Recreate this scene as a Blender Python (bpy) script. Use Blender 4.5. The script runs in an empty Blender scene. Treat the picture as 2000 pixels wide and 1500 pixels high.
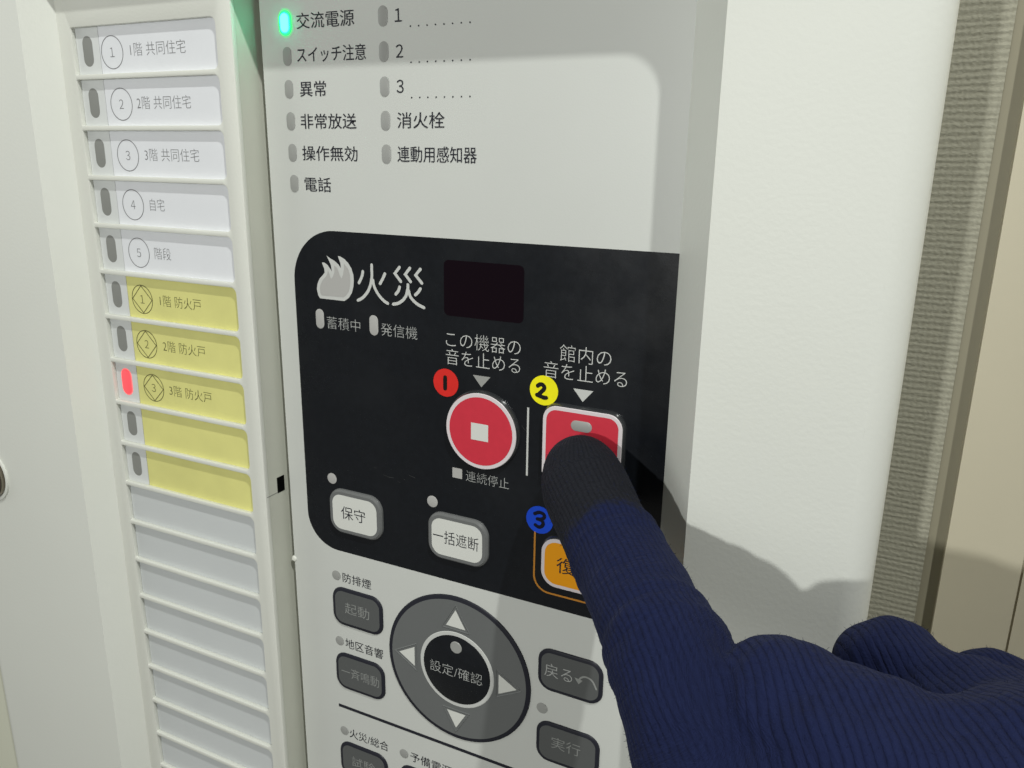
import bpy, bmesh, math, random
import numpy as np
from mathutils import Vector, Matrix

random.seed(3)
scene = bpy.context.scene
COL = scene.collection
Z0 = 1.35                                   # height of the panel origin above the floor (m)

def W(x, y, d):
    """panel millimetres (x right, y up, d towards the viewer) -> world metres"""
    return Vector((x * .001, -d * .001, Z0 + y * .001))

# ------------------------------------------------------------------ camera
cam_d = bpy.data.cameras.new('camera')
cam = bpy.data.objects.new('camera', cam_d)
COL.objects.link(cam)
scene.camera = cam
cam_d.sensor_fit = 'HORIZONTAL'
cam_d.sensor_width = 36.0
cam_d.lens = 36.0 * 1584.02 / 2000.0
cam_d.clip_start = .005
cam_d.clip_end = 50
RC = ((0.896421, 0.014334, -0.442972), (0.132216, -0.962616, 0.236410), (-0.423023, -0.270491, -0.864804))
def axis(r, s):
    x, y, d = (c * s for c in r)
    return Vector((x, -d, y))
ax, ay, az = axis(RC[0], 1), axis(RC[1], -1), axis(RC[2], -1)
m = Matrix((ax, ay, az)).transposed().to_4x4()
m.translation = W(91.918, 49.910, 171.660)
cam.matrix_world = m

# ------------------------------------------------------------------ light
world = bpy.data.worlds.new('World')
scene.world = world
world.use_nodes = True
bg = world.node_tree.nodes['Background']
bg.inputs[0].default_value = (1.0, .985, .89, 1)
bg.inputs[1].default_value = .135

def lamp(name, pos, target, watts, radius, color):
    l = bpy.data.lights.new(name, 'AREA')
    l.shape = 'DISK'
    l.size = radius * 2
    l.energy = watts
    l.color = color
    o = bpy.data.objects.new(name, l)
    COL.objects.link(o)
    o.location = W(*pos)
    o.rotation_euler = (W(*target) - W(*pos)).to_track_quat('-Z', 'Y').to_euler()
    return o
# a ceiling lamp high on the right, and a lamp of the room behind the photographer's left shoulder
lamp('ceiling_lamp', (56.8 + 16.1 * 16, 102.5 + 32 * 16, 16 + 16 * 16), (0, 0, 0), 3.7, .007, (.985, 1, .955))
lamp('room_lamp', (93 - .18 * 560, -5 + .18 * 560, 16 + 560), (20, -20, 0), 1.25, .009, (.985, 1, .965))
# added soft fill from the left, brightens the bevel right of the faceplate
lamp('left_fill_light', (-1500, 380, 760), (20, -20, 0), 4.2, .45, (.97, 1, .97))

scene.view_settings.view_transform = 'Standard'
scene.view_settings.look = 'None'
scene.view_settings.exposure = 0
scene.view_settings.gamma = 1
scene.render.engine = 'CYCLES'
scene.cycles.use_denoising = True
scene.cycles.max_bounces = 8

# ------------------------------------------------------------------ materials
MATS = {}
def mat(name, color, rough=.5, spec=.5, bump=0, bscale=1500, vary=0, vscale=60, emit=None, estr=0, metal=0, coat=0, detail=4, smudge=0):
    if name in MATS:
        return MATS[name]
    M = bpy.data.materials.new(name)
    M.use_nodes = True
    N, L = M.node_tree.nodes, M.node_tree.links
    b = N['Principled BSDF']
    b.inputs['Base Color'].default_value = (*color, 1)
    b.inputs['Roughness'].default_value = rough
    b.inputs['Specular IOR Level'].default_value = spec
    b.inputs['Metallic'].default_value = metal
    b.inputs['Coat Weight'].default_value = coat
    b.inputs['Coat Roughness'].default_value = .08
    tc = N.new('ShaderNodeNewGeometry')
    if vary:
        n = N.new('ShaderNodeTexNoise'); n.inputs['Scale'].default_value = vscale; n.inputs['Detail'].default_value = 5
        L.new(tc.outputs['Position'], n.inputs['Vector'])
        r = N.new('ShaderNodeMapRange')
        r.inputs[1].default_value = .3; r.inputs[2].default_value = .7
        r.inputs[3].default_value = 1 - vary; r.inputs[4].default_value = 1 + vary
        L.new(n.outputs['Fac'], r.inputs[0])
        mx = N.new('ShaderNodeMix'); mx.data_type = 'RGBA'; mx.blend_type = 'MULTIPLY'
        mx.inputs[0].default_value = 1
        mx.inputs[6].default_value = (*color, 1)
        L.new(r.outputs[0], mx.inputs[7])
        L.new(mx.outputs[2], b.inputs['Base Color'])
    if bump:
        n = N.new('ShaderNodeTexNoise'); n.inputs['Scale'].default_value = bscale; n.inputs['Detail'].default_value = detail
        L.new(tc.outputs['Position'], n.inputs['Vector'])
        bp = N.new('ShaderNodeBump'); bp.inputs['Strength'].default_value = bump; bp.inputs['Distance'].default_value = .0004
        L.new(n.outputs['Fac'], bp.inputs['Height'])
        L.new(bp.outputs[0], b.inputs['Normal'])
    if smudge:
        n = N.new('ShaderNodeTexNoise'); n.inputs['Scale'].default_value = 45; n.inputs['Detail'].default_value = 6; n.inputs['Roughness'].default_value = .65
        L.new(tc.outputs['Position'], n.inputs['Vector'])
        r = N.new('ShaderNodeMapRange'); r.inputs[1].default_value = .35; r.inputs[2].default_value = .7
        r.inputs[3].default_value = rough; r.inputs[4].default_value = rough + smudge
        L.new(n.outputs['Fac'], r.inputs[0]); L.new(r.outputs[0], b.inputs['Roughness'])
    if emit:
        b.inputs['Emission Color'].default_value = (*emit, 1)
        b.inputs['Emission Strength'].default_value = estr
    MATS[name] = M
    return M

COVER = mat('cover_plastic', (.77, .785, .73), .5, .4, bump=.10, bscale=1000, vary=.012, vscale=25, detail=3)
PLATE = mat('plate_plastic', (.74, .75, .69), .5, .4, bump=.12, bscale=1600, vary=.012, vscale=40)
FACE = mat('faceplate_film', (.63, .645, .615), .42, .4, bump=.06, bscale=2500, vary=.015, vscale=35)
SIDE_SHADED = mat('plate_side_shaded', (.60, .61, .535), .5, .35, bump=.08, bscale=1600, vary=.02, vscale=60)  # plate plastic made darker and olive: shade and bounce put into the colour
FLANGE = mat('flange_paint', (.74, .75, .62), .5, .4, bump=.05)
BASE = mat('base_plastic', (.50, .51, .46), .6, .3)
BLACK = mat('fascia_black', (.0075, .009, .012), .2, .4, bump=.02, bscale=2500, vary=.12, vscale=500, smudge=.16)
WINDOW = mat('display_glass', (.006, .002, .005), .12, .25)
INK = mat('ink_black', (.018, .019, .028), .45, .3)
CINK = mat('ink_card', (.20, .20, .21), .6, .2)
YINK = mat('ink_yellow_card', (.10, .095, .03), .6, .2)
WINK = mat('ink_white', (.60, .61, .59), .4, .3)
GINK = mat('ink_grey', (.30, .31, .30), .4, .3)
DINK = mat('ink_dim_white', (.42, .43, .42), .4, .3)
WHITE = mat('key_white', (.72, .73, .69), .35, .4, vary=.01)
PINK = mat('key_rim', (.74, .68, .70), .35, .4)
RED = mat('key_red', (.64, .034, .06), .4, .4, bump=.05, bscale=3000, vary=.03, vscale=500)
ORANGE = mat('key_orange', (.90, .36, .004), .4, .4, bump=.05, bscale=3000)
OLINE = mat('line_orange', (.55, .23, .03), .4, .4)
KSIDE = mat('key_side', (.03, .032, .035), .12, .6, coat=.6)
KRIM = mat('key_grey_rim', (.16, .165, .165), .3, .4)
GREY = mat('key_grey', (.105, .11, .11), .38, .4, bump=.04, bscale=2500, vary=.02)
NAV = mat('pad_grey', (.15, .157, .157), .36, .4, bump=.05, bscale=2500, vary=.02)
LAMP = mat('lamp_off', (.35, .355, .34), .35, .4)
LAMPW = mat('lamp_off_pale', (.46, .455, .44), .35, .4)
LAMPC = mat('lamp_cell_off', (.26, .265, .25), .4, .3)
CELL = mat('lamp_cell_clear', (.70, .72, .715), .35, .4)
CARDW = mat('card_white', (.80, .815, .85), .45, .4, vary=.012, vscale=120)
CARDY = mat('card_yellow', (.76, .735, .27), .45, .4, vary=.05, vscale=90)
BLANK = mat('strip_blank', (.62, .645, .65), .5, .4, vary=.015, vscale=60)
HOLE = mat('slot_dark', (.004, .004, .004), .9, 0)
METAL = mat('lock_metal', (.30, .27, .22), .25, .5, metal=1)
STR = mat('sticker_red', (.72, .022, .016), .5, .3, bump=.05, bscale=4000, vary=.04, vscale=400)
STY = mat('sticker_yellow', (.95, .88, .004), .5, .3, bump=.05, bscale=4000, vary=.04, vscale=400)
STB = mat('sticker_blue', (.006, .075, .72), .5, .3, bump=.05, bscale=4000, vary=.04, vscale=400)
MARK = mat('marker_black', (.006, .006, .006), .4, .3)
MARKB = mat('marker_on_blue', (.003, .004, .02), .4, .3)
GLOWG = mat('lamp_green_core', (.1, .6, .4), .4, .3, emit=(.010, 1.0, .50), estr=26)
GLOWH = mat('lamp_green_rim', (.1, .5, .2), .4, .3, emit=(.0, .95, .16), estr=1.2)
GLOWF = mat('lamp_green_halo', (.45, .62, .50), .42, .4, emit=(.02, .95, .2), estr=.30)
GLOWR = mat('lamp_red_core', (.6, .1, .1), .4, .3, emit=(1.0, .028, .045), estr=1.3)
GLOWS = mat('lamp_red_rim', (.6, .2, .2), .4, .3, emit=(1.0, .13, .13), estr=.7)
CASING = mat('casing_paint', (.57, .525, .40), .45, .4, bump=.05, bscale=500, vary=.01)
TRIM_SHADED = mat('casing_trim_shaded', (.28, .26, .19), .5, .3, bump=.05, bscale=500)  # casing tone darkened, the cabinet's shadow is put into this colour

def wallpaper():
    M = bpy.data.materials.new('wallpaper'); M.use_nodes = True
    N, L = M.node_tree.nodes, M.node_tree.links
    b = N['Principled BSDF']; b.inputs['Roughness'].default_value = .8; b.inputs['Specular IOR Level'].default_value = .2
    g = N.new('ShaderNodeNewGeometry')
    def noise(sx, sz, detail=3):
        mp = N.new('ShaderNodeMapping'); mp.inputs['Scale'].default_value = (sx, 1, sz)
        L.new(g.outputs['Position'], mp.inputs['Vector'])
        n = N.new('ShaderNodeTexNoise'); n.inputs['Scale'].default_value = 1; n.inputs['Detail'].default_value = detail
        L.new(mp.outputs[0], n.inputs['Vector']); return n.outputs['Fac']
    # wobbling weft threads, pitch about 2.2 mm
    wob = noise(70, 330)
    sp = N.new('ShaderNodeSeparateXYZ'); L.new(g.outputs['Position'], sp.inputs[0])
    def math_(op, a, bb):
        n = N.new('ShaderNodeMath'); n.operation = op
        for i, v in enumerate((a, bb)):
            if isinstance(v, (int, float)): n.inputs[i].default_value = v
            elif v is not None: L.new(v, n.inputs[i])
        return n.outputs[0]
    ph = math_('ADD', math_('MULTIPLY', sp.outputs['Z'], 2 * math.pi / .00145), math_('MULTIPLY', wob, 4.5))
    thr = math_('SINE', ph, 0)
    ph2 = math_('ADD', math_('MULTIPLY', sp.outputs['X'], 2 * math.pi / .0013), math_('MULTIPLY', noise(300, 500), 12))
    thr2 = math_('SINE', ph2, 0)
    fine = noise(900, 1600, 5)
    h = math_('ADD', math_('ADD', math_('MULTIPLY', thr, .24), math_('MULTIPLY', thr2, .13)), math_('MULTIPLY', fine, 1.1))
    bp = N.new('ShaderNodeBump'); bp.inputs['Strength'].default_value = .55; bp.inputs['Distance'].default_value = .0003
    L.new(h, bp.inputs['Height']); L.new(bp.outputs[0], b.inputs['Normal'])
    r = N.new('ShaderNodeValToRGB')
    r.color_ramp.elements[0].position = .05; r.color_ramp.elements[0].color = (.28, .27, .215, 1)
    r.color_ramp.elements[1].position = .95; r.color_ramp.elements[1].color = (.39, .38, .305, 1)
    hh = math_('MULTIPLY', math_('ADD', h, .35), .62)
    L.new(hh, r.inputs[0]); L.new(r.outputs[0], b.inputs['Base Color'])
    return M
WALLP = wallpaper()

# ------------------------------------------------------------------ mesh helpers (all in panel mm)
WLOC = {}
def obj(name, verts, faces, material, parent=None, smooth=True, label=None, cat=None, group=None, kind=None, sharp=32):
    v = np.asarray(verts, float)
    c = (v.min(0) + v.max(0)) / 2
    me = bpy.data.meshes.new(name)
    wv = [tuple(W(*p) - W(*c)) for p in v]
    me.from_pydata(wv, [], faces)
    bm = bmesh.new(); bm.from_mesh(me)
    bmesh.ops.remove_doubles(bm, verts=bm.verts, dist=1e-7)
    bmesh.ops.recalc_face_normals(bm, faces=bm.faces)
    # flat prints must face the viewer
    s = sum(f.normal.y * f.calc_area() for f in bm.faces)
    if s > 1e-12 and (v[:, 2].max() - v[:, 2].min()) < 1e-6:
        bmesh.ops.reverse_faces(bm, faces=bm.faces)
    bm.to_mesh(me); bm.free()
    if smooth:
        me.shade_smooth()
        me.set_sharp_from_angle(angle=math.radians(sharp))
    me.materials.append(material)
    o = bpy.data.objects.new(name, me); COL.objects.link(o)
    return place(o, W(*c), parent, label, cat, group, kind)

def place(o, wl, parent=None, label=None, cat=None, group=None, kind=None):
    WLOC[o.name] = wl
    if parent:
        o.parent = parent; o.location = wl - WLOC[parent.name]
    else:
        o.location = wl
    if label: o['label'] = label
    if cat: o['category'] = cat
    if group: o['group'] = group
    if kind: o['kind'] = kind
    return o

def empty(name, pos, label, cat, group=None):
    o = bpy.data.objects.new(name, None); COL.objects.link(o)
    o.empty_display_size = .01
    return place(o, W(*pos), None, label, cat, group)

def rrect(x0, x1, y0, y1, r, inset=0, n=6, right_only=False):
    x0, x1, y0, y1 = x0 + inset, x1 - inset, y0 + inset, y1 - inset
    r = max(r - inset, .02)
    pts = []
    for cx, cy, a0, k in ((x1 - r, y1 - r, 0, 1), (x0 + r, y1 - r, 90, 0), (x0 + r, y0 + r, 180, 0), (x1 - r, y0 + r, 270, 1)):
        rr = r if (k or not right_only) else .15
        if not k and right_only:
            cx, cy = x0 + rr, (y1 - rr if a0 == 90 else y0 + rr)
        for i in range(n + 1):
            a = math.radians(a0 + 90 * i / n)
            pts.append((cx + rr * math.cos(a), cy + rr * math.sin(a)))
    return pts
def circ(cx, cy, r, n=48):
    return [(cx + r * math.cos(2 * math.pi * i / n), cy + r * math.sin(2 * math.pi * i / n)) for i in range(n)]

def loft(loops, cap=True, base=False):
    """loops: [(pts2d, d)] with equal counts"""
    v, f = [], []
    n = len(loops[0][0])
    for pts, d in loops:
        v += [(x, y, d) for x, y in pts]
    for k in range(len(loops) - 1):
        for i in range(n):
            j = (i + 1) % n
            f.append((k * n + i, k * n + j, (k + 1) * n + j, (k + 1) * n + i))
    if cap: f.append(tuple((len(loops) - 1) * n + i for i in range(n)))
    if base: f.append(tuple(reversed(range(n))))
    return v, f
def flat(pts, d):
    return [(x, y, d) for x, y in pts], [tuple(range(len(pts)))]
def join(*parts):
    v, f = [], []
    for pv, pf in parts:
        o = len(v); v += list(pv); f += [tuple(i + o for i in q) for q in pf]
    return v, f
def box(x0, x1, y0, y1, d0, d1):
    p = [(x0, y0), (x1, y0), (x1, y1), (x0, y1)]
    return loft([(p, d0), (p, d1)], True, True)
def ring(outer, inner, d):
    n = len(outer)
    v = [(x, y, d) for x, y in outer] + [(x, y, d) for x, y in inner]
    return v, [(i, (i + 1) % n, n + (i + 1) % n, n + i) for i in range(n)]

def smooth_path(pts, n=5):
    p = [np.array(q, float) for q in pts]
    if len(p) < 3: return p
    out = []
    for i in range(len(p) - 1):
        a, b, c, d = p[max(i - 1, 0)], p[i], p[i + 1], p[min(i + 2, len(p) - 1)]
        for k in range(n):
            t = k / n
            out.append(.5 * (2 * b + (c - a) * t + (2 * a - 5 * b + 4 * c - d) * t * t + (3 * b - a - 3 * c + d) * t ** 3))
    out.append(p[-1])
    return out
def stroke(pts, w, d, smooth=True, cap=5):
    p = smooth_path(pts) if smooth else [np.array(q, float) for q in pts]
    n = len(p); h = w / 2
    L_, R_ = [], []
    for i in range(n):
        t = p[min(i + 1, n - 1)] - p[max(i - 1, 0)]
        t /= np.linalg.norm(t) + 1e-9
        nn = np.array((-t[1], t[0]))
        k = 1
        if 0 < i < n - 1:
            t2 = p[i + 1] - p[i]; t2 /= np.linalg.norm(t2)
            k = min(1.6, 1 / max(.5, abs(t2 @ t)))
        L_.append(p[i] + nn * h * k); R_.append(p[i] - nn * h * k)
    v = [(q[0], q[1], d) for q in L_] + [(q[0], q[1], d) for q in R_]
    f = [(i, n + i, n + i + 1, i + 1) for i in range(n - 1)]
    for end, a, b in ((0, 0, n), (n - 1, n - 1, 2 * n - 1)):
        c = p[end]; va = np.array(v[a][:2]) - c; sgn = 1 if end == 0 else -1
        a0 = math.atan2(va[1], va[0]); idx = [a]
        for k in range(1, cap):
            an = a0 + sgn * math.pi * k / cap
            v.append((c[0] + h * math.cos(an), c[1] + h * math.sin(an), d)); idx.append(len(v) - 1)
        idx.append(b); f.append(tuple(idx))
    return v, f

def curve_plate(loops, extrude, bevel, d):
    cu = bpy.data.curves.new('tmp', 'CURVE'); cu.dimensions = '2D'; cu.fill_mode = 'BOTH'
    for pts in loops:
        s = cu.splines.new('POLY'); s.points.add(len(pts) - 1)
        for q, (x, y) in zip(s.points, pts): q.co = (x, y, 0, 1)
        s.use_cyclic_u = True
    if extrude: cu.extrude = extrude
    if bevel: cu.bevel_depth = bevel; cu.bevel_resolution = 1; cu.offset = -bevel
    o = bpy.data.objects.new('tmp', cu); COL.objects.link(o)
    bpy.context.view_layer.update()
    me = bpy.data.meshes.new_from_object(o.evaluated_get(bpy.context.evaluated_depsgraph_get()))
    v = [(q.co.x, q.co.y, q.co.z + d) for q in me.vertices]
    f = [tuple(p.vertices) for p in me.polygons]
    bpy.data.objects.remove(o); bpy.data.curves.remove(cu); bpy.data.meshes.remove(me)
    return v, f

def glyphs(s, thin=0):
    cu = bpy.data.curves.new('tmp', 'FONT'); cu.body = s; cu.size = 1; cu.resolution_u = 3; cu.offset = thin
    o = bpy.data.objects.new('tmp', cu); COL.objects.link(o)
    bpy.context.view_layer.update()
    me = bpy.data.meshes.new_from_object(o.evaluated_get(bpy.context.evaluated_depsgraph_get()))
    v = np.array([q.co[:2] for q in me.vertices]); f = [tuple(p.vertices) for p in me.polygons]
    bpy.data.objects.remove(o); bpy.data.curves.remove(cu); bpy.data.meshes.remove(me)
    return v, f
def text(s, x0, x1, yc, em, d, material, parent, thin=0, name='lettering', nat=False):
    """one line of print: ink spans x0..x1, the em box is centred on yc"""
    v, f = glyphs(s, thin)
    if nat:                                                 # natural width, centred
        sx = em * .95; x = (x0 + x1) / 2 + (v[:, 0] - (v[:, 0].max() + v[:, 0].min()) / 2) * sx
    else:
        sx = (x1 - x0) / (v[:, 0].max() - v[:, 0].min()); x = x0 + (v[:, 0] - v[:, 0].min()) * sx
    y = yc + (v[:, 1] - .365) * em
    return obj(name, np.stack([x, y, np.full(len(x), d)], 1), f, material, parent, smooth=False)

# ------------------------------------------------------------------ setting
WD = -38                                                    # depth of the wall behind the panel
obj('wall', *box(-700, 104.3, -520, 520, WD - 12, WD), WALLP, kind='structure', smooth=False)
cas = obj('door_frame', *join(box(108.3, 124.35, -520, 520, WD - 12, WD + 2.5), box(124.85, 330, -520, 520, WD - 12, WD + 2.5),
                              box(124.35, 124.85, -520, 520, WD - 12, WD + 1.6)), CASING, kind='structure', smooth=False)
obj('edge_trim', *join(loft([([(104.3, -520), (108.3, -520), (108.3, 520), (104.3, 520)], WD - 12), ([(104.3, -520), (108.3, -520), (108.3, 520), (104.3, 520)], WD - .8)], True, True)),
    TRIM_SHADED, cas, smooth=False)

# ------------------------------------------------------------------ the fire alarm panel
panel = empty('fire_alarm_panel', (0, -360, WD), 'white fire alarm control panel on the wall, with Japanese lettering, indicator lamps and push buttons', 'alarm panel')
DF = 16.0                                                   # front face of the cover
OX0, OX1, OY0, OY1 = -136.3, 56.8, -330, 102.5              # recessed opening at the front face
EX0, EX1, EY0, EY1 = -204, 93.2, -360, 165                  # outline of the cover
def inset_rect(i, d): return (rrect(EX0, EX1, EY0, EY1, 9, i, 8), d)
RR = 5.5
front = curve_plate([rrect(EX0, EX1, EY0, EY1, 9, RR, 8), rrect(OX0, OX1, OY0, OY1, 8, 0, 10)], 0, 0, DF)
rnd = loft([inset_rect(RR * (1 - math.sin(a)), DF - RR * (1 - math.cos(a))) for a in [math.radians(90 * i / 10) for i in range(11)]] + [inset_rect(0, WD)], False)
wallr = loft([(rrect(OX0, OX1, OY0, OY1, 8, 0, 10), DF), (rrect(OX0, OX1, OY0, OY1, 8, .6 * 18.5, 10), -2.5)], False)
obj('cabinet_cover', *join(front, rnd, wallr), COVER, panel, sharp=25)
obj('cabinet_flange', *box(-232, -196, -372, 177, WD, 8), FLANGE, panel, smooth=False)
obj('back_plate', *box(-134, 54, -325, 100, -8, -4), BASE, panel, smooth=False)

# faceplate with its film
obj('faceplate', *loft([([(-65, -322), (49, -322), (49, 98), (-65, 98)], -4), ([(-65, -322), (49, -322), (49, 98), (-65, 98)], -.25), ([(-64.75, -322), (49, -322), (49, 98), (-64.75, 98)], 0)], True, True), FACE, panel, sharp=20)
nub = [(circ(-64.9, -69, r, 16), d) for r, d in ((1.0, -.6), (.95, .05), (.7, .35), (.2, .5))]
obj('guide_peg', *loft(nub), PLATE, panel)
fas = [(47.6, 30.45), (-43.5, 30.45)]
fas = []
for cx, cy, a0 in ((-44.5, 16.45, 90), (-48.0, -51.6, 180)):
    r = 14 if a0 == 90 else 10.5
    fas += [(cx + r * math.cos(math.radians(a0 + 90 * i / 14)), cy + r * math.sin(math.radians(a0 + 90 * i / 14))) for i in range(15)]
fas = [(47.6, 30.45)] + fas + [(47.6, -62.07)]
obj('black_fascia', *flat(fas, .04), BLACK, panel, smooth=False)
obj('display_window', *flat(rrect(-11.15, 10.75, 11.5, 25.3, 1.4), .075), WINDOW, panel, smooth=False)

T1, T2 = .075, .115                                         # print on the film / on the black fascia
def pill(name, cx, cy, w, h, d, material, parent, t=.09):
    r = min(w, h) / 2 - .01
    a = rrect(cx - w / 2, cx + w / 2, cy - h / 2, cy + h / 2, r)
    b = rrect(cx - w / 2, cx + w / 2, cy - h / 2, cy + h / 2, r, .18)
    return obj(name, *loft([(a, d), (a, d + t * .5), (b, d + t)]), material, parent)
def dot(cx, cy, r, d, material, parent=None, t=.1):
    return obj('indicator_lamp', *loft([(circ(cx, cy, r, 24), d), (circ(cx, cy, r, 24), d + t * .5), (circ(cx, cy, r * .88, 24), d + t)]), material, parent or panel)

# column of status lamps with their print
rows1 = [('交流電源', -53.1, -35.5), ('スイッチ注意', -53.5, -32.4), ('異常', -53.1, -44.8), ('非常放送', -53.4, -35.9), ('操作無効', -53.4, -35.9), ('電話', -53.2, -44.6)]
for i, (s, x0, x1) in enumerate(rows1):
    y = 81.13 - 7.8 * i
    if i == 0:
        rim = pill('indicator_lamp', -56.62, y, 4.0, 6.0, .03, GLOWH, panel, .25)
        pill('lamp_halo', -56.62, y, 5.0, 7.0, .015, GLOWF, rim, .03)  # faintly emitting ring added to imitate the bloom around the lit lamp
        rim['label'] = 'lit green mains power lamp at the top left of the faceplate'
        pill('lamp_core', -56.62, y, 2.35, 4.4, .25, GLOWG, rim, .5)
    else:
        pill('indicator_lamp', -56.62, y, 2.7, 4.5, .03, LAMP, panel)
    text(s, x0, x1, y + (.15 if i < 2 else -.1), 3.95, T1, INK, panel, .004)
rows2 = [('１', -23.6, -22.2), ('２', -23.75, -21.8), ('３', -23.7, -21.9), ('消火栓', -23.85, -10.6), ('連動用感知器', -24.0, -2.0)]
for i, (s, x0, x1) in enumerate(rows2):
    y = 81.13 - 7.8 * i
    pill('indicator_lamp', -27.23, y, 2.7, 4.6, .03, LAMP, panel)
    text(s, x0, x1, y - .05 if i < 3 else y, 3.9 if i < 3 else 4.0, T1, INK, panel, .004, nat=i < 3)
    if i < 3:
        dots = [flat(circ(-19.6 + 15.8 * k / 7, 78.55 - 7.82 * i, .2, 8), T1) for k in range(8)]
        obj('dotted_line', *join(*dots), INK, panel, smooth=False)

# black fascia print
FLO = [(-49.93, 12.3), (-50.52, 13.07), (-50.86, 14.67), (-50.57, 16.21), (-49.79, 17.59), (-48.59, 18.68), (-47.92, 19.43), (-48.05, 20.42), (-48.76, 22.02), (-47.89, 22.03), (-46.92, 21.5), (-46.11, 20.56), (-45.55, 19.86), (-45.8, 21.58), (-46.47, 22.82), (-47.09, 23.96), (-45.95, 23.29), (-44.5, 22.7), (-43.32, 21.85), (-42.54, 20.92), (-42.63, 22.19), (-43.39, 24.0), (-42.72, 24.05), (-41.29, 23.41), (-40.13, 22.46), (-39.11, 21.07), (-38.59, 19.44), (-38.52, 17.87), (-38.74, 16.27), (-39.3, 14.64), (-40.34, 13.25), (-41.86, 12.26)]
FLI = [(-49.3, 13.17), (-49.71, 13.75), (-49.83, 14.96), (-49.57, 15.99), (-48.67, 17.37), (-47.47, 18.47), (-47.06, 19.2), (-46.82, 20.01), (-46.43, 19.25), (-46.23, 18.46), (-45.87, 17.84), (-45.23, 18.54), (-44.67, 19.77), (-44.7, 21.46), (-43.86, 21.02), (-43.31, 19.87), (-42.99, 18.91), (-42.48, 18.2), (-41.94, 19.19), (-41.55, 20.79), (-41.48, 22.17), (-40.9, 21.67), (-40.1, 20.7), (-39.68, 19.36), (-39.63, 17.78), (-39.83, 16.18), (-40.26, 14.95), (-41.04, 13.99), (-42.0, 13.25)]
fl = obj('flame_symbol', *curve_plate([FLO], 0, 0, T2), WINK, panel, smooth=False)
obj('flame_inside', *curve_plate([FLI], 0, 0, T2 + .04), LAMPW, fl, smooth=False)
K = [[(-35.52, 20.57), (-35.74, 19.61), (-36.28, 18.47), (-36.88, 17.52)],
     [(-32.66, 22.46), (-32.69, 21.13), (-32.69, 19.74), (-32.9, 18.53), (-33.3, 17.1), (-34.09, 15.53), (-35.24, 14.22), (-36.26, 13.42), (-37.39, 12.87)],
     [(-32.4, 18.57), (-32.15, 17.2), (-31.31, 15.57), (-30.15, 14.27), (-28.99, 13.37), (-27.99, 12.91)],
     [(-28.63, 20.49), (-29.38, 19.1), (-30.2, 17.85)],
     [(-24.12, 22.48), (-25.56, 20.82), (-23.81, 18.9)], [(-21.01, 22.46), (-22.43, 20.81), (-20.86, 19.08)], [(-17.89, 22.44), (-19.34, 20.85), (-17.5, 18.96)],
     [(-24.2, 17.45), (-24.63, 16.43), (-25.42, 15.52)],
     [(-21.68, 18.24), (-21.71, 17.26), (-21.89, 16.76), (-22.21, 15.55), (-23.17, 14.28), (-24.72, 13.25), (-26.27, 12.86)],
     [(-21.5, 16.78), (-21.06, 15.36), (-20.05, 14.27), (-18.69, 13.41), (-16.99, 12.83)],
     [(-17.98, 17.52), (-18.62, 16.64), (-19.5, 15.84)]]
obj('lettering', *join(*[stroke(k, .82, T2 + .004 * i, smooth=(len(k) != 3 or i in (3, 7, 10))) for i, k in enumerate(K)]), WINK, panel, smooth=False)
pill('indicator_lamp', -50.35, 6.65, 2.75, 5.4, .05, LAMPW, panel)
pill('indicator_lamp', -32.62, 6.65, 2.75, 5.4, .05, LAMPW, panel)
text('蓄積中', -48.0, -37.0, 5.9, 3.7, T2, DINK, panel, -.012)
text('発信機', -30.35, -19.15, 5.85, 3.7, T2, DINK, panel, -.010)
text('この機器の', -10.65, 10.2, 5.5, 4.5, T2, WINK, panel, -.012)
text('音を止める', -10.75, 10.15, .95, 4.5, T2, WINK, panel, -.012)
text('館内の', 20.4, 33.2, 5.6, 4.5, T2, WINK, panel, -.012)
text('音を止める', 16.35, 37.2, 1.15, 4.5, T2, WINK, panel, -.012)
obj('pointer_mark', *flat([(-2.95, -2.85), (2.05, -2.85), (-.5, -5.75)], T2), LAMP, panel, smooth=False)
obj('pointer_mark', *flat([(24.1, -2.6), (29.15, -2.6), (26.6, -5.6)], T2), WINK, panel, smooth=False)
obj('divider_line', *box(12.25, 12.75, -26.9, -9.1, .05, T2), WINK, panel, smooth=False)
obj('lettering', *flat(rrect(-9.0, -6.08, -31.5, -28.7, .15), T2), LAMPW, panel, smooth=False, label='small grey square mark below the round red button')
text('連続停止', -4.95, 7.56, -30.3, 3.3, T2, DINK, panel, -.012)

SCUFF = mat('scuff', (.045, .046, .048), .7, .2)
for pts in ([(-22.5, -33.6), (-20.6, -34.0)], [(-31.0, -35.0), (-29.2, -35.4), (-27.6, -35.3)], [(-26.2, -36.0), (-25.6, -36.3)], [(-34.0, -33.4), (-33.2, -33.5)], [(10.9, -14.0), (11.6, -14.9), (12.0, -15.0)], [(-24.2, -35.0), (-23.9, -35.2)]):
    obj('scuff_mark', *stroke(pts, .14, T2), SCUFF, panel, smooth=False)

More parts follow.
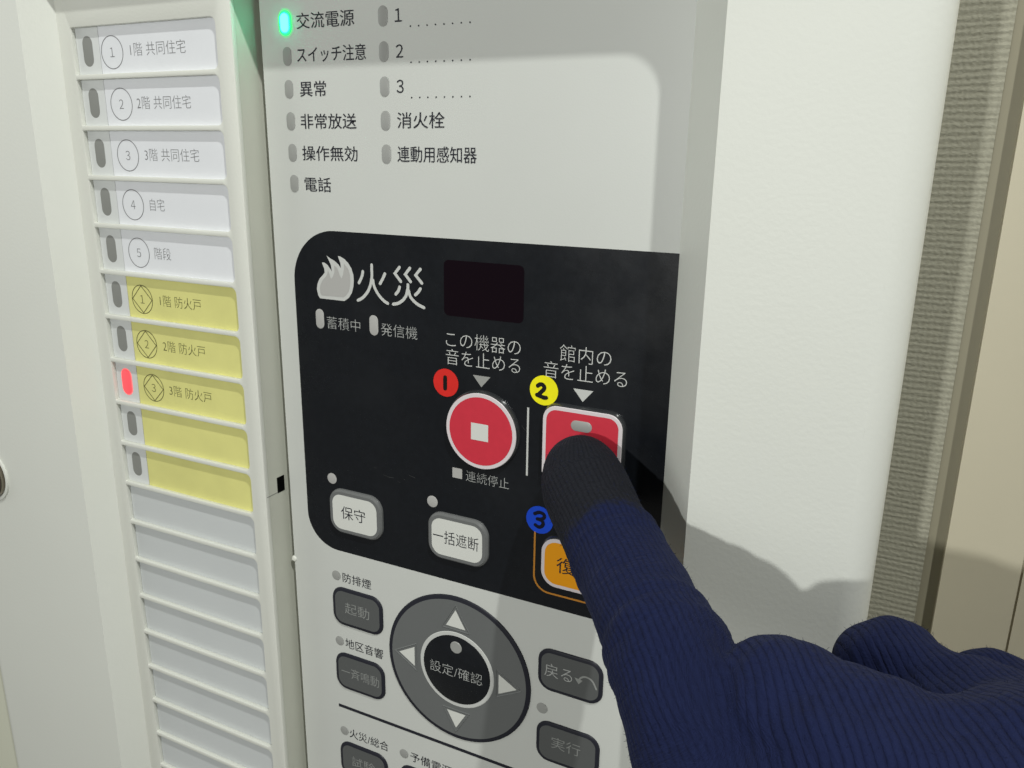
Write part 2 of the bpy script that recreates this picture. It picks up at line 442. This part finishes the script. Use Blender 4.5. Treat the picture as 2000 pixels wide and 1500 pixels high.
def key(loopf, d_top, top_mat, face_inset, face_mat, label=None, side=KSIDE, flare=.55):
    """raised key: glossy skirt, rim colour on top, coloured face printed inside"""
    k = obj('push_button', *loft([(loopf(-flare), .03), (loopf(-flare * .8), d_top * .6), (loopf(0), d_top)], False), side, panel)
    if label: k['label'] = label
    obj('key_rim', *loft([(loopf(0), d_top), (loopf(.12), d_top + .12)]), top_mat, k)
    obj('key_face', *flat(loopf(face_inset), d_top + .16), face_mat, k, smooth=False)
    return k
DK = 1.35
k1 = key(lambda i: circ(0, -17, 10 - i, 72), DK, PINK, 1.02, RED, 'round red stop button with a white square in its middle')
obj('stop_mark', *flat([(-2.65, -19.4), (2.25, -19.4), (2.25, -14.9), (-2.65, -14.9)], DK + .2), WHITE, k1, smooth=False)
k2 = key(lambda i: rrect(17.05, 37.15, -27.4, -7.2, 3.6, i, 10), DK, PINK, .95, RED, 'square red button pressed by the gloved finger')
pill('key_lamp', 27.05, -11.2, 5.3, 2.6, DK + .17, LAMP, k2, .12)
k3 = key(lambda i: rrect(17.6, 36.6, -55.1, -41.7, 4.2, i, 10), DK, PINK, .95, ORANGE, 'orange reset button half hidden behind the glove')
text('復旧', 21.85, 31.9, -48.6, 4.7, DK + .2, INK, k3)
obj('orange_outline', *ring(rrect(14.85, 39.3, -58.2, -37.2, 4.5, 0, 8), rrect(14.85, 39.3, -58.2, -37.2, 4.5, .5, 8), T2), OLINE, panel, smooth=False)
k4 = key(lambda i: rrect(-49.3, -32.0, -55.2, -42.6, 3.9, i, 10), DK * .75, KRIM, 1.0, WHITE, 'white button at the lower left of the black fascia', side=KRIM, flare=.5)
text('保守', -45.3, -36.9, -48.9, 4.4, DK * .75 + .2, INK, k4, -.004)
k5 = key(lambda i: rrect(-16.0, 1.5, -55.2, -42.6, 3.9, i, 10), DK * .75, KRIM, 1.0, WHITE, 'white button in the lower middle of the black fascia', side=KRIM, flare=.5)
text('一括遮断', -14.6, -.55, -48.8, 4.2, DK * .75 + .2, INK, k5, -.004)
dot(-48.9, -39.65, 1.62, .05, LAMPW)
dot(-15.3, -39.75, 1.65, .05, LAMPW)

# keys on the lower film
def soft_key(x0, x1, y0, y1, s=None, tx=None, em=3.9, yc=None, ink=GINK):
    a = lambda i: rrect(x0, x1, y0, y1, 3.7, i, 8)
    k = obj('push_button', *loft([(a(-.15), .02), (a(0), .32), (a(.3), .45)]), INK, panel)
    obj('key_face', *flat(a(.95), .49), GREY, k, smooth=False)
    if s: text(s, tx[0], tx[1], yc if yc is not None else (y0 + y1) / 2, em, .53, ink, k, -.006)
    return k
soft_key(-50.6, -32.8, -86.5, -74.1, '起動', (-46.1, -37.3), 4.1)
soft_key(-50.6, -32.8, -108.75, -96.4, '一斉鳴動', (-48.5, -34.6), 3.9)
soft_key(-50.6, -32.8, -141.0, -128.6, '試験', (-46.1, -37.3), 4.1)
soft_key(-28.0, -10.2, -141.0, -128.6, '試験', (-23.5, -14.7), 4.1)
kb = soft_key(17.1, 35.1, -86.5, -74.1, '戻る', (19.0, 26.9), 4.5, -80.2, DINK)
obj('back_arrow', *join(stroke([(33.59, -81.63), (32.67, -79.88), (31.59, -79.09), (30.21, -79.03), (29.27, -79.63), (28.67, -80.6)], .5, .53), flat([(27.48, -80.0), (28.71, -81.7), (29.8, -80.3)], .535)), GINK, kb, smooth=False)
soft_key(17.1, 35.1, -108.75, -96.4, '実行', (21.6, 30.0), 4.0, -102.1)
for cx, cy, s, x0, x1, em in ((-49.1, -70.55, '防排煙', -46.8, -36.6, 3.35), (-49.0, -92.65, '地区音響', -46.9, -33.1, 3.55), (-48.85, -124.85, '火災/総合', -46.9, -32.2, 3.6), (-26.6, -124.9, '予備電源', -24.3, -9.8, 3.6)):
    dot(cx, cy, 1.55, .03, LAMP)
    text(s, x0, x1, cy - .05, em, T1, INK, panel, -.001)
dot(18.4, -92.9, 1.6, .03, LAMP)
obj('divider_line', *box(-50.6, 37, -116.45, -115.45, .02, T1), INK, panel, smooth=False)

# round direction pad
NX, NY = -7.85, -89.27
pad = obj('direction_pad', *loft([(circ(NX, NY, 22.9, 96), .02), (circ(NX, NY, 22.75, 96), .3), (circ(NX, NY, 22.4, 96), .42)]), INK, panel)
obj('pad_disc', *flat(circ(NX, NY, 21.6, 96), .46), NAV, pad, smooth=False)
for tri in ([(-8.05, -70.45), (-11.15, -75.85), (-4.95, -75.85)], [(-27.0, -89.25), (-21.75, -86.2), (-21.75, -92.45)], [(5.45, -86.4), (5.45, -92.55), (10.95, -89.5)], [(-11.05, -103.25), (-4.95, -103.25), (-8.1, -108.5)]):
    obj('arrow_mark', *flat(tri, .50), WHITE, pad, smooth=False)
    c = np.mean(tri, 0)
    out = [tuple(c + (np.array(t) - c) * 1.5) for t in tri]
    inn = [tuple(c + (np.array(t) - c) * 1.32) for t in tri]
    mid = [tuple(c + (np.array(t) - c) * 1.41) for t in tri]
    obj('raised_edge', *loft([(out, .46), (mid, .62), (inn, .46)], False), NAV, pad)
obj('pad_ring', *loft([(circ(NX, NY, 11.9, 72), .46), (circ(NX, NY, 11.75, 72), .56)]), WINK, pad)
cen = obj('centre_button', *loft([(circ(NX, NY, 10.75, 72), .58), (circ(NX, NY, 10.6, 72), .66), (circ(NX - .2, NY + 1.4, 4.2, 72), .68), (circ(NX - .2, NY + 1.4, 3.7, 72), .78), (circ(NX - .2, NY + 1.4, 2.5, 72), .80)]), BLACK, pad)
obj('key_lamp', *loft([(circ(NX, -82.0, 1.85, 24), .66), (circ(NX, -82.0, 1.7, 24), .86)]), LAMP, pad)
text('設定/確認', -16.3, .55, -89.9, 4.0, .86, DINK, pad, -.01)

# ------------------------------------------------------------------ zone plate with label cards
DP, PITCH, SY = 8.0, 13.65, 82.45
NS = 21
slots = [rrect(-126.3, -72.35, SY - PITCH * i - 12.3, SY - PITCH * i, 1.7, 0, 5, right_only=True) for i in range(NS)]
TH = 1.5
plate = curve_plate([[(-131.9, -322), (-66.9, -322), (-66.9, 97.0), (-131.9, 97.0)]] + slots, TH / 2 - .27, .27, DP - TH / 2)
obj('zone_plate', *plate, PLATE, panel, sharp=25)
obj('plate_side', *box(-70.5, -66.95, -322, 97, -4, DP - .7), SIDE_SHADED, panel, smooth=False)
obj('slot_backing', *box(-131, -67.2, -321, 96, DP - 3.2, DP - TH - .5), BLANK, panel, smooth=False)
obj('latch_slot', *box(-67.2, -66.82, -46.75, -42.0, .05, 3.0), HOLE, panel, smooth=False)
obj('seam', *box(-67.2, -66.84, -46.55, -46.4, 3.0, 7.6), LAMPC, panel, smooth=False)
cards = [('1階 共同住宅', 'w', '1', -105.1, -84.6, -112.25), ('2階 共同住宅', 'w', '2', -104.6, -84.4, -110.8), ('3階 共同住宅', 'w', '3', -103.7, -83.1, -110.45), ('自宅', 'w', '4', -103.7, -98.0, -110.55), ('階段', 'w', '5', -103.9, -97.4, -110.3),
         ('1階 防火戸', 'y', '1', -103.7, -87.3, -111.05), ('2階 防火戸', 'y', '2', -104.4, -87.3, -111.25), ('3階 防火戸', 'y', '3', -103.6, -86.4, -110.3), (None, 'y', None, 0, 0, 0), (None, 'y', None, 0, 0, 0)]
DC = DP - TH + .02
for i in range(NS):
    y1 = SY - PITCH * i; y0 = y1 - 12.3; yc = (y0 + y1) / 2
    if i < len(cards):
        s, c, num, x0, x1, cx = cards[i]
        cell = obj('lamp_cell', *box(-126.9, -117.25, y0 - .5, y1 + .5, DP - TH - .45, DC), CELL, panel, smooth=False)
        lit = i == 7
        if lit:
            r_ = pill('indicator_lamp', -121.95, yc, 4.6, 8.6, DC, GLOWS, panel, .1)
            r_['label'] = 'lit red lamp beside a yellow zone card'
            pill('lamp_core', -121.95, yc, 3.9, 7.9, DC + .1, GLOWR, r_, .15)
        else:
            pill('indicator_lamp', -121.95, yc, 4.0, 8.0, DC - .02, LAMPC, panel, .06)
        card = obj('label_card', *box(-117.0, -71.6, y0 - .5, y1 + .5, DP - TH - .45, DC + .06), CARDW if c == 'w' else CARDY, panel, smooth=False)
        card.rotation_euler.y = math.radians(random.uniform(-.3, .3))   # slips sit slightly crooked
        ink = CINK if c == 'w' else YINK
        if num:
            cy = yc - (.45 if i else .55)
            dd = DC + .10
            obj('number_ring', *ring(circ(cx, cy, 4.35, 40), circ(cx, cy, 4.13, 40), dd), ink, card, smooth=False)
            if c == 'y':
                q = [(cx + 4.2 * math.cos(a), cy + 4.2 * math.sin(a)) for a in (0, math.pi / 2, math.pi, -math.pi / 2)]
                q2 = [(cx + 3.9 * math.cos(a), cy + 3.9 * math.sin(a)) for a in (0, math.pi / 2, math.pi, -math.pi / 2)]
                obj('number_diamond', *ring(q, q2, dd + .01), ink, card, smooth=False)
            wn = .8 if num == '1' else 1.5
            text('０１２３４５'[int(num)], cx - wn / 2, cx + wn / 2, cy, 3.4, dd, ink, card, -.012, nat=True)
            text(s, x0, x1, yc - .2, 3.75, dd, ink, card, -.014)
    else:
        obj('blank_strip', *box(-126.9, -71.6, y0 - .5, y1 + .5, DP - TH - .45, DC), BLANK, panel, smooth=False)

# lock on the left of the cover
lk = obj('lock', *loft([(circ(-184.6, -58.7, r, 40), DF + d) for r, d in ((9.7, .02), (9.6, .6), (9.0, .8), (8.4, .5), (8.4, -.6))], False), COVER, panel)
obj('lock_barrel', *loft([(circ(-184.6, -58.7, r, 40), DF + d) for r, d in ((8.3, .02), (8.2, 1.6), (7.2, 2.4), (6.9, 1.8))]), METAL, lk)
obj('keyhole', *box(-185.3, -183.9, -61.5, -55.9, DF + 1.81, DF + 1.9), HOLE, lk, smooth=False)

# ------------------------------------------------------------------ round stickers
def sticker(cx, cy, r, m_, num, strokes, w, mk, lab):
    s = obj('round_sticker', *loft([(circ(cx, cy, r, 48), .05), (circ(cx, cy, r, 48), .15)]), m_, None, label=lab, cat='sticker', group='numbered round stickers on the black fascia')
    obj('handwritten_numeral', *join(*[stroke(k, w, .19 + .01 * j) for j, k in enumerate(strokes)]), mk, s, smooth=False)
sticker(-10.8, -6.0, 3.68, STR, '1', [[(-10.95, -4.6), (-10.97, -6.0), (-10.98, -7.5)]], 1.15, MARK, 'red round sticker with a handwritten 1 beside the round red button')
sticker(16.55, -4.2, 3.7, STY, '2', [[(14.95, -3.2), (15.66, -2.75), (16.31, -2.85), (16.68, -3.38), (16.48, -4.0), (15.78, -4.75), (15.15, -5.45)], [(14.8, -5.5), (15.81, -5.75), (16.61, -5.95), (17.25, -5.9)]], 1.05, MARK, 'yellow round sticker with a handwritten 2 above the square red button')
sticker(16.3, -38.15, 3.7, STB, '3', [[(14.95, -36.7), (16.1, -36.1), (17.3, -36.3), (17.6, -37.1), (16.9, -37.8), (15.7, -38.0)], [(15.9, -38.0), (16.87, -38.15), (17.35, -38.9), (16.95, -39.75), (16.1, -40.1), (15.2, -39.75)]], .95, MARKB, 'blue round sticker with a handwritten 3 above the orange button')

# ------------------------------------------------------------------ gloved hand
def V(*a): return np.array(a, float)
I = [(V(29.6, -18.6, 8.0), 6.2), (V(31.5, -21.8, 10.4), 7.5), (V(37.0, -24.4, 17.0), 7.95), (V(49.8, -28.4, 32.9), 8.5), (V(62.6, -28.6, 52.6), 8.5), (V(71.2, -34.3, 63.0), 9.3), (V(82.5, -44.0, 72.5), 11.4)]
I5 = I[6]
def refine(ch, n=4):
    q = smooth_path([np.append(p, r) for p, r in ch], n)
    return [(a[:3], a[3]) for a in q]
I = refine(I)
M0, M1, M2 = (V(83.4, -29.8, 60.4), 10.4), (V(95.6, -32.8, 66.2), 13), (V(79, -55.5, 42.1), 9)
R0, R1, R2 = (V(98.0, -39.0, 27.5), 9.0), (V(111.0, -40.5, 39.0), 11.2), (V(97.5, -57, 29), 7.5)
P0, P1, P2 = (V(115.8, -45.5, 16.4), 8), (V(126.4, -46.1, 22.9), 10), (V(112, -62, 12), 7)
WA, WB, FA = (V(119.2, -35.5, 62.1), 17), (V(124.8, -38.9, 46.9), 14), (V(150, -52, 60), 24)
FB = (V(178, -66, 70), 26)
T0, T1_, T2_ = (V(115, -68, 62), 12), (V(95, -66, 52), 9.5), (V(84, -58, 38), 8.5)
caps = [[(I[i], I[i + 1]) for i in range(len(I) - 1)],
        [(M0, M1), (M0, M2), (M1, WA), (I5, WA), (I5, M1)],
        [(R0, R1), (R0, R2), (R1, WB)], [(P0, P1), (P0, P2), (P1, WB)],
        [(WA, FA), (WB, FA), (WA, WB), (WA, R1), (R1, P1), (FA, FB)], [(FA, T0), (T0, T1_), (T1_, T2_)]]
def cap_sdf(p, a, b):
    (A, ra), (B, rb) = a, b
    ab = B - A
    t = np.clip(((p - A) @ ab) / (ab @ ab), 0, 1)
    return np.linalg.norm(p - A - t[..., None] * ab, axis=-1) - (ra + t * (rb - ra))
def smin(a, b, k):
    h = np.clip(.5 + .5 * (b - a) / k, 0, 1)
    return b * (1 - h) + a * h - k * h * (1 - h)
def hand_sdf(p, only=None):
    out = None
    for gi, g in enumerate(caps):
        s = None
        for a, b in g:
            c = cap_sdf(p, a, b)
            s = c if s is None else smin(s, c, 4.0)
        out = s if out is None else smin(out, s, 4.0 if gi in (4,) else (1.0 if gi in (1, 2, 3) else 2.4))
    return out
def surface_nets(lo, hi, h):
    xs = [np.arange(lo[i], hi[i] + h, h) for i in range(3)]
    nx, ny, nz = (len(x) for x in xs)
    F = np.empty((nx, ny, nz), np.float32)
    for i, x in enumerate(xs[0]):
        g = np.stack(np.meshgrid([x], xs[1], xs[2], indexing='ij'), -1)[0]
        F[i] = hand_sdf(g)
    S = F < 0
    c = np.zeros((nx - 1, ny - 1, nz - 1), np.int8)
    for a in (0, 1):
        for b in (0, 1):
            for e in (0, 1):
                c += S[a:nx - 1 + a, b:ny - 1 + b, e:nz - 1 + e]
    act = (c > 0) & (c < 8)
    idx = -np.ones(act.shape, np.int64)
    cells = np.argwhere(act); idx[act] = np.arange(len(cells))
    pos = np.zeros((len(cells), 3)); cnt = np.zeros(len(cells))
    ci, cj, ck = cells.T
    corners = [(a, b, e) for a in (0, 1) for b in (0, 1) for e in (0, 1)]
    for A in corners:
        for ax_ in range(3):
            if A[ax_]: continue
            B = list(A); B[ax_] = 1
            fa = F[ci + A[0], cj + A[1], ck + A[2]]; fb = F[ci + B[0], cj + B[1], ck + B[2]]
            x = (fa < 0) != (fb < 0)
            t = np.where(x, fa / (fa - fb + 1e-12), 0)
            q = np.tile(np.array(A, float), (len(cells), 1)); q[:, ax_] += t
            pos[x] += q[x]; cnt[x] += 1
    v = (cells + pos / cnt[:, None]) * h + np.array(lo)
    faces = []
    for ax_ in range(3):
        sl0 = [slice(None)] * 3; sl1 = [slice(None)] * 3
        sl0[ax_] = slice(0, -1); sl1[ax_] = slice(1, None)
        e = np.argwhere(S[tuple(sl0)] != S[tuple(sl1)])
        o1, o2 = [a for a in range(3) if a != ax_]
        e = e[(e[:, o1] > 0) & (e[:, o2] > 0) & (e[:, o1] < F.shape[o1] - 1) & (e[:, o2] < F.shape[o2] - 1)]
        def at(d1, d2):
            q = e.copy(); q[:, o1] -= d1; q[:, o2] -= d2
            return idx[q[:, 0], q[:, 1], q[:, 2]]
        quad = np.stack([at(1, 1), at(0, 1), at(0, 0), at(1, 0)], 1)
        faces.append(quad[(quad >= 0).all(1)])
    return v, np.concatenate(faces)
hv, hf = surface_nets((12, -112, -2), (208, 2, 104), .95)
# project on to the exact surface for a smooth skin
for _ in range(2):
    e_ = .15
    f0 = hand_sdf(hv)
    g_ = np.stack([(hand_sdf(hv + e_ * np.eye(3)[i]) - f0) / e_ for i in range(3)], 1)
    hv = hv - (f0 / np.maximum((g_ * g_).sum(1), .2))[:, None] * g_
nrm = g_ / (np.linalg.norm(g_, axis=1, keepdims=True) + 1e-9)
# uneven cloth: slack, small bunches
def lump(p, s_, seed):
    r_ = np.random.default_rng(seed); out = 0
    for _ in range(7):
        k_ = r_.normal(size=3); k_ /= np.linalg.norm(k_)
        out = out + np.sin((p @ k_) * (2 * math.pi / s_) * r_.uniform(.7, 1.4) + r_.uniform(0, 6.3))
    return out / 7

# knit coordinates: ribs run along the finger, and over the back of the hand
ipts = [p for p, r in I]
best = np.full(len(hv), 1e9); along = np.zeros(len(hv)); ang = np.zeros(len(hv))
up = V(-.25, .75, .6); acc = 0
for k in range(len(I) - 1):
    A, B = ipts[k], ipts[k + 1]; ab = B - A; ln = np.linalg.norm(ab); u = ab / ln
    t = np.clip((hv - A) @ u, -12 if k == 0 else 0, ln)
    rel = hv - A - t[:, None] * u
    dist = np.linalg.norm(rel, axis=1)
    e1 = up - (up @ u) * u; e1 /= np.linalg.norm(e1); e2 = np.cross(u, e1)
    th = np.arctan2(rel @ e2, rel @ e1)
    msk = dist < best
    best = np.where(msk, dist, best); along = np.where(msk, acc + t, along); ang = np.where(msk, th, ang)
    acc += ln
di = np.minimum.reduce([cap_sdf(hv, a, b) for a, b in caps[0]])
dh = np.minimum.reduce([cap_sdf(hv, a, b) for g in caps[1:] for a, b in g])
wi = np.clip((dh - di + 6) / 16, 0, 1); wi = wi * wi * (3 - 2 * wi)
lat = V(.896, .014, -.443); lat /= np.linalg.norm(lat)
wale_f, wale = ang * 9.3 / 1.1, (hv @ lat) / 1.2
course = wi * along + (1 - wi) * (hv @ V(.3, .9, .3))
# black dipped fingertip: a cap that reaches further down the palm side
tipd = along - (23.5 + 15.0 * np.clip(.45 - np.cos(ang + .15), 0, 1.2) ** 1.2)
tip = np.where(wi > .5, tipd, 40)

# folds across the finger joints, bunching where the fingers meet
fold = np.exp(-((along - 29) / 4.5) ** 2) * .20 * np.sin(along * 2 * math.pi / 4.6 + ang) + np.exp(-((along - 58) / 7) ** 2) * .20 * np.sin(along * 2 * math.pi / 5.2 + 1.4 * ang)
crease = np.exp(-((dh - di) / 5.0) ** 2) * .28 * np.sin((hv @ V(.35, .8, .5)) * 2 * math.pi / 4.2)
hv = hv + nrm * (((1.0 - .45 * wi) * lump(hv, 17, 1) + (.45 - .25 * wi) * lump(hv, 7, 2)) * (1 - .75 * (along < 16) * (wi > .5)) + fold * wi + crease)[:, None]

me = bpy.data.meshes.new('gloved_hand')
hc = V(100, -40, 45)
me.from_pydata([tuple(W(*p) - W(*hc)) for p in hv], [], hf.tolist())
bm = bmesh.new(); bm.from_mesh(me); bmesh.ops.recalc_face_normals(bm, faces=bm.faces); bm.to_mesh(me); bm.free()
me.shade_smooth()
for nm, arr in (('wale', wale), ('wale_finger', wale_f), ('course', course), ('tip', tip), ('finger', wi)):
    a_ = me.attributes.new(nm, 'FLOAT', 'POINT'); a_.data.foreach_set('value', arr.astype(np.float32))

def glove_mat():
    M = bpy.data.materials.new('glove_knit'); M.use_nodes = True
    N, L = M.node_tree.nodes, M.node_tree.links
    b = N['Principled BSDF']
    b.inputs['Roughness'].default_value = .85; b.inputs['Specular IOR Level'].default_value = .15
    b.inputs['Sheen Weight'].default_value = .04; b.inputs['Sheen Roughness'].default_value = .5
    b.inputs['Sheen Tint'].default_value = (.5, .55, .8, 1)
    def val(v, sock):
        if isinstance(v, (int, float)): sock.default_value = v
        else: L.new(v, sock)
    def mth(op, a, c=0):
        n = N.new('ShaderNodeMath'); n.operation = op; val(a, n.inputs[0]); val(c, n.inputs[1]); return n.outputs[0]
    def att(n_):
        n = N.new('ShaderNodeAttribute'); n.attribute_name = n_; return n.outputs['Fac']
    geo = N.new('ShaderNodeNewGeometry')
    def noise(s, det=3):
        n = N.new('ShaderNodeTexNoise'); n.inputs['Scale'].default_value = s; n.inputs['Detail'].default_value = det
        L.new(geo.outputs['Position'], n.inputs['Vector']); return n.outputs['Fac']
    wl, cs, tp = att('wale'), att('course'), att('tip')
    n1 = noise(130); n2 = noise(900, 4); n3 = noise(2600, 3)
    fg = att('finger')
    def ribs(w_):
        ph = mth('ADD', mth('MULTIPLY', w_, 2 * math.pi), mth('ADD', mth('MULTIPLY', n1, 5.0), mth('MULTIPLY', n2, 1.2)))
        return mth('POWER', mth('ABSOLUTE', mth('SINE', mth('MULTIPLY', ph, .5))), .55)
    rh = mth('MULTIPLY', ribs(wl), mth('SUBTRACT', 1, fg)); rf = mth('MULTIPLY', ribs(att('wale_finger')), fg)
    rib = mth('ADD', rh, mth('MULTIPLY', rf, .85))
    cv = N.new('ShaderNodeCombineXYZ')                     # stitch rows: dashes that lie across the ribs
    L.new(mth('MULTIPLY', wl, .95), cv.inputs[0]); L.new(mth('MULTIPLY', cs, 1.5), cv.inputs[1]); L.new(mth('MULTIPLY', n1, 2.0), cv.inputs[2])
    sn = N.new('ShaderNodeTexNoise'); sn.inputs['Scale'].default_value = 1.0; sn.inputs['Detail'].default_value = 2.5
    L.new(cv.outputs[0], sn.inputs['Vector'])
    ra = .48
    h = mth('ADD', mth('ADD', mth('MULTIPLY', rib, ra), mth('MULTIPLY', sn.outputs['Fac'], .75)), mth('ADD', mth('MULTIPLY', n2, .30), mth('MULTIPLY', n3, .32)))
    bp = N.new('ShaderNodeBump'); bp.inputs['Strength'].default_value = .9; bp.inputs['Distance'].default_value = .00046
    L.new(h, bp.inputs['Height']); L.new(bp.outputs[0], b.inputs['Normal'])
    rmp = N.new('ShaderNodeValToRGB')
    rmp.color_ramp.elements[0].position = .35; rmp.color_ramp.elements[0].color = (.0024, .0042, .022, 1)
    rmp.color_ramp.elements[1].position = 1.25 / 1.3; rmp.color_ramp.elements[1].color = (.0082, .0132, .052, 1)
    L.new(mth('MULTIPLY', h, .8), rmp.inputs[0])
    edge = mth('ADD', tp, mth('ADD', mth('MULTIPLY', mth('SUBTRACT', n2, .5), 9), mth('MULTIPLY', mth('SUBTRACT', n1, .5), 8)))
    mr = N.new('ShaderNodeMapRange'); mr.inputs[1].default_value = -2; mr.inputs[2].default_value = 2; L.new(edge, mr.inputs[0])
    rm2 = N.new('ShaderNodeValToRGB')
    rm2.color_ramp.elements[0].position = .35; rm2.color_ramp.elements[0].color = (.005, .0055, .008, 1)
    rm2.color_ramp.elements[1].position = .95; rm2.color_ramp.elements[1].color = (.013, .014, .019, 1)
    L.new(mth('MULTIPLY', h, .8), rm2.inputs[0])
    mx = N.new('ShaderNodeMix'); mx.data_type = 'RGBA'
    L.new(mr.outputs[0], mx.inputs[0]); L.new(rm2.outputs[0], mx.inputs[6]); L.new(rmp.outputs[0], mx.inputs[7])
    L.new(mx.outputs[2], b.inputs['Base Color'])
    return M
me.materials.append(glove_mat())
ho = bpy.data.objects.new('gloved_hand', me); COL.objects.link(ho)
place(ho, W(*hc), None, 'hand in a navy knit glove with black fingertip, index finger pressing the square red button', 'hand')

rng = np.random.default_rng(5)
sel = rng.choice(len(hv), 9000, replace=False)
sel = sel[hv[sel, 0] < 150]
fv, ff = [], []
for i in sel:
    p, n_ = hv[i], nrm[i]
    r_ = rng.normal(size=3); t_ = np.cross(n_, r_); t_ /= np.linalg.norm(t_) + 1e-9
    ln = rng.uniform(.35, 1.1); w_ = .028
    dirv = n_ * rng.uniform(.25, 1.0) + t_ * rng.uniform(.3, 1.0); dirv /= np.linalg.norm(dirv)
    sd = np.cross(dirv, n_); sd /= np.linalg.norm(sd) + 1e-9
    m_ = p + dirv * ln * .55; e_ = p + dirv * ln * .8 + t_ * ln * .35
    k = len(fv)
    fv += [p - sd * w_ - n_ * .1, p + sd * w_ - n_ * .1, m_ + sd * w_, m_ - sd * w_, e_]
    ff += [(k, k + 1, k + 2, k + 3), (k + 3, k + 2, k + 4)]
fm = bpy.data.meshes.new('knit_fibres')
fm.from_pydata([tuple(W(*p) - W(*hc)) for p in fv], [], ff)
fm.materials.append(mat('glove_fibre', (.014, .019, .055), .9, .1))
fo = bpy.data.objects.new('knit_fibres', fm); COL.objects.link(fo)
place(fo, W(*hc), ho, kind='stuff')
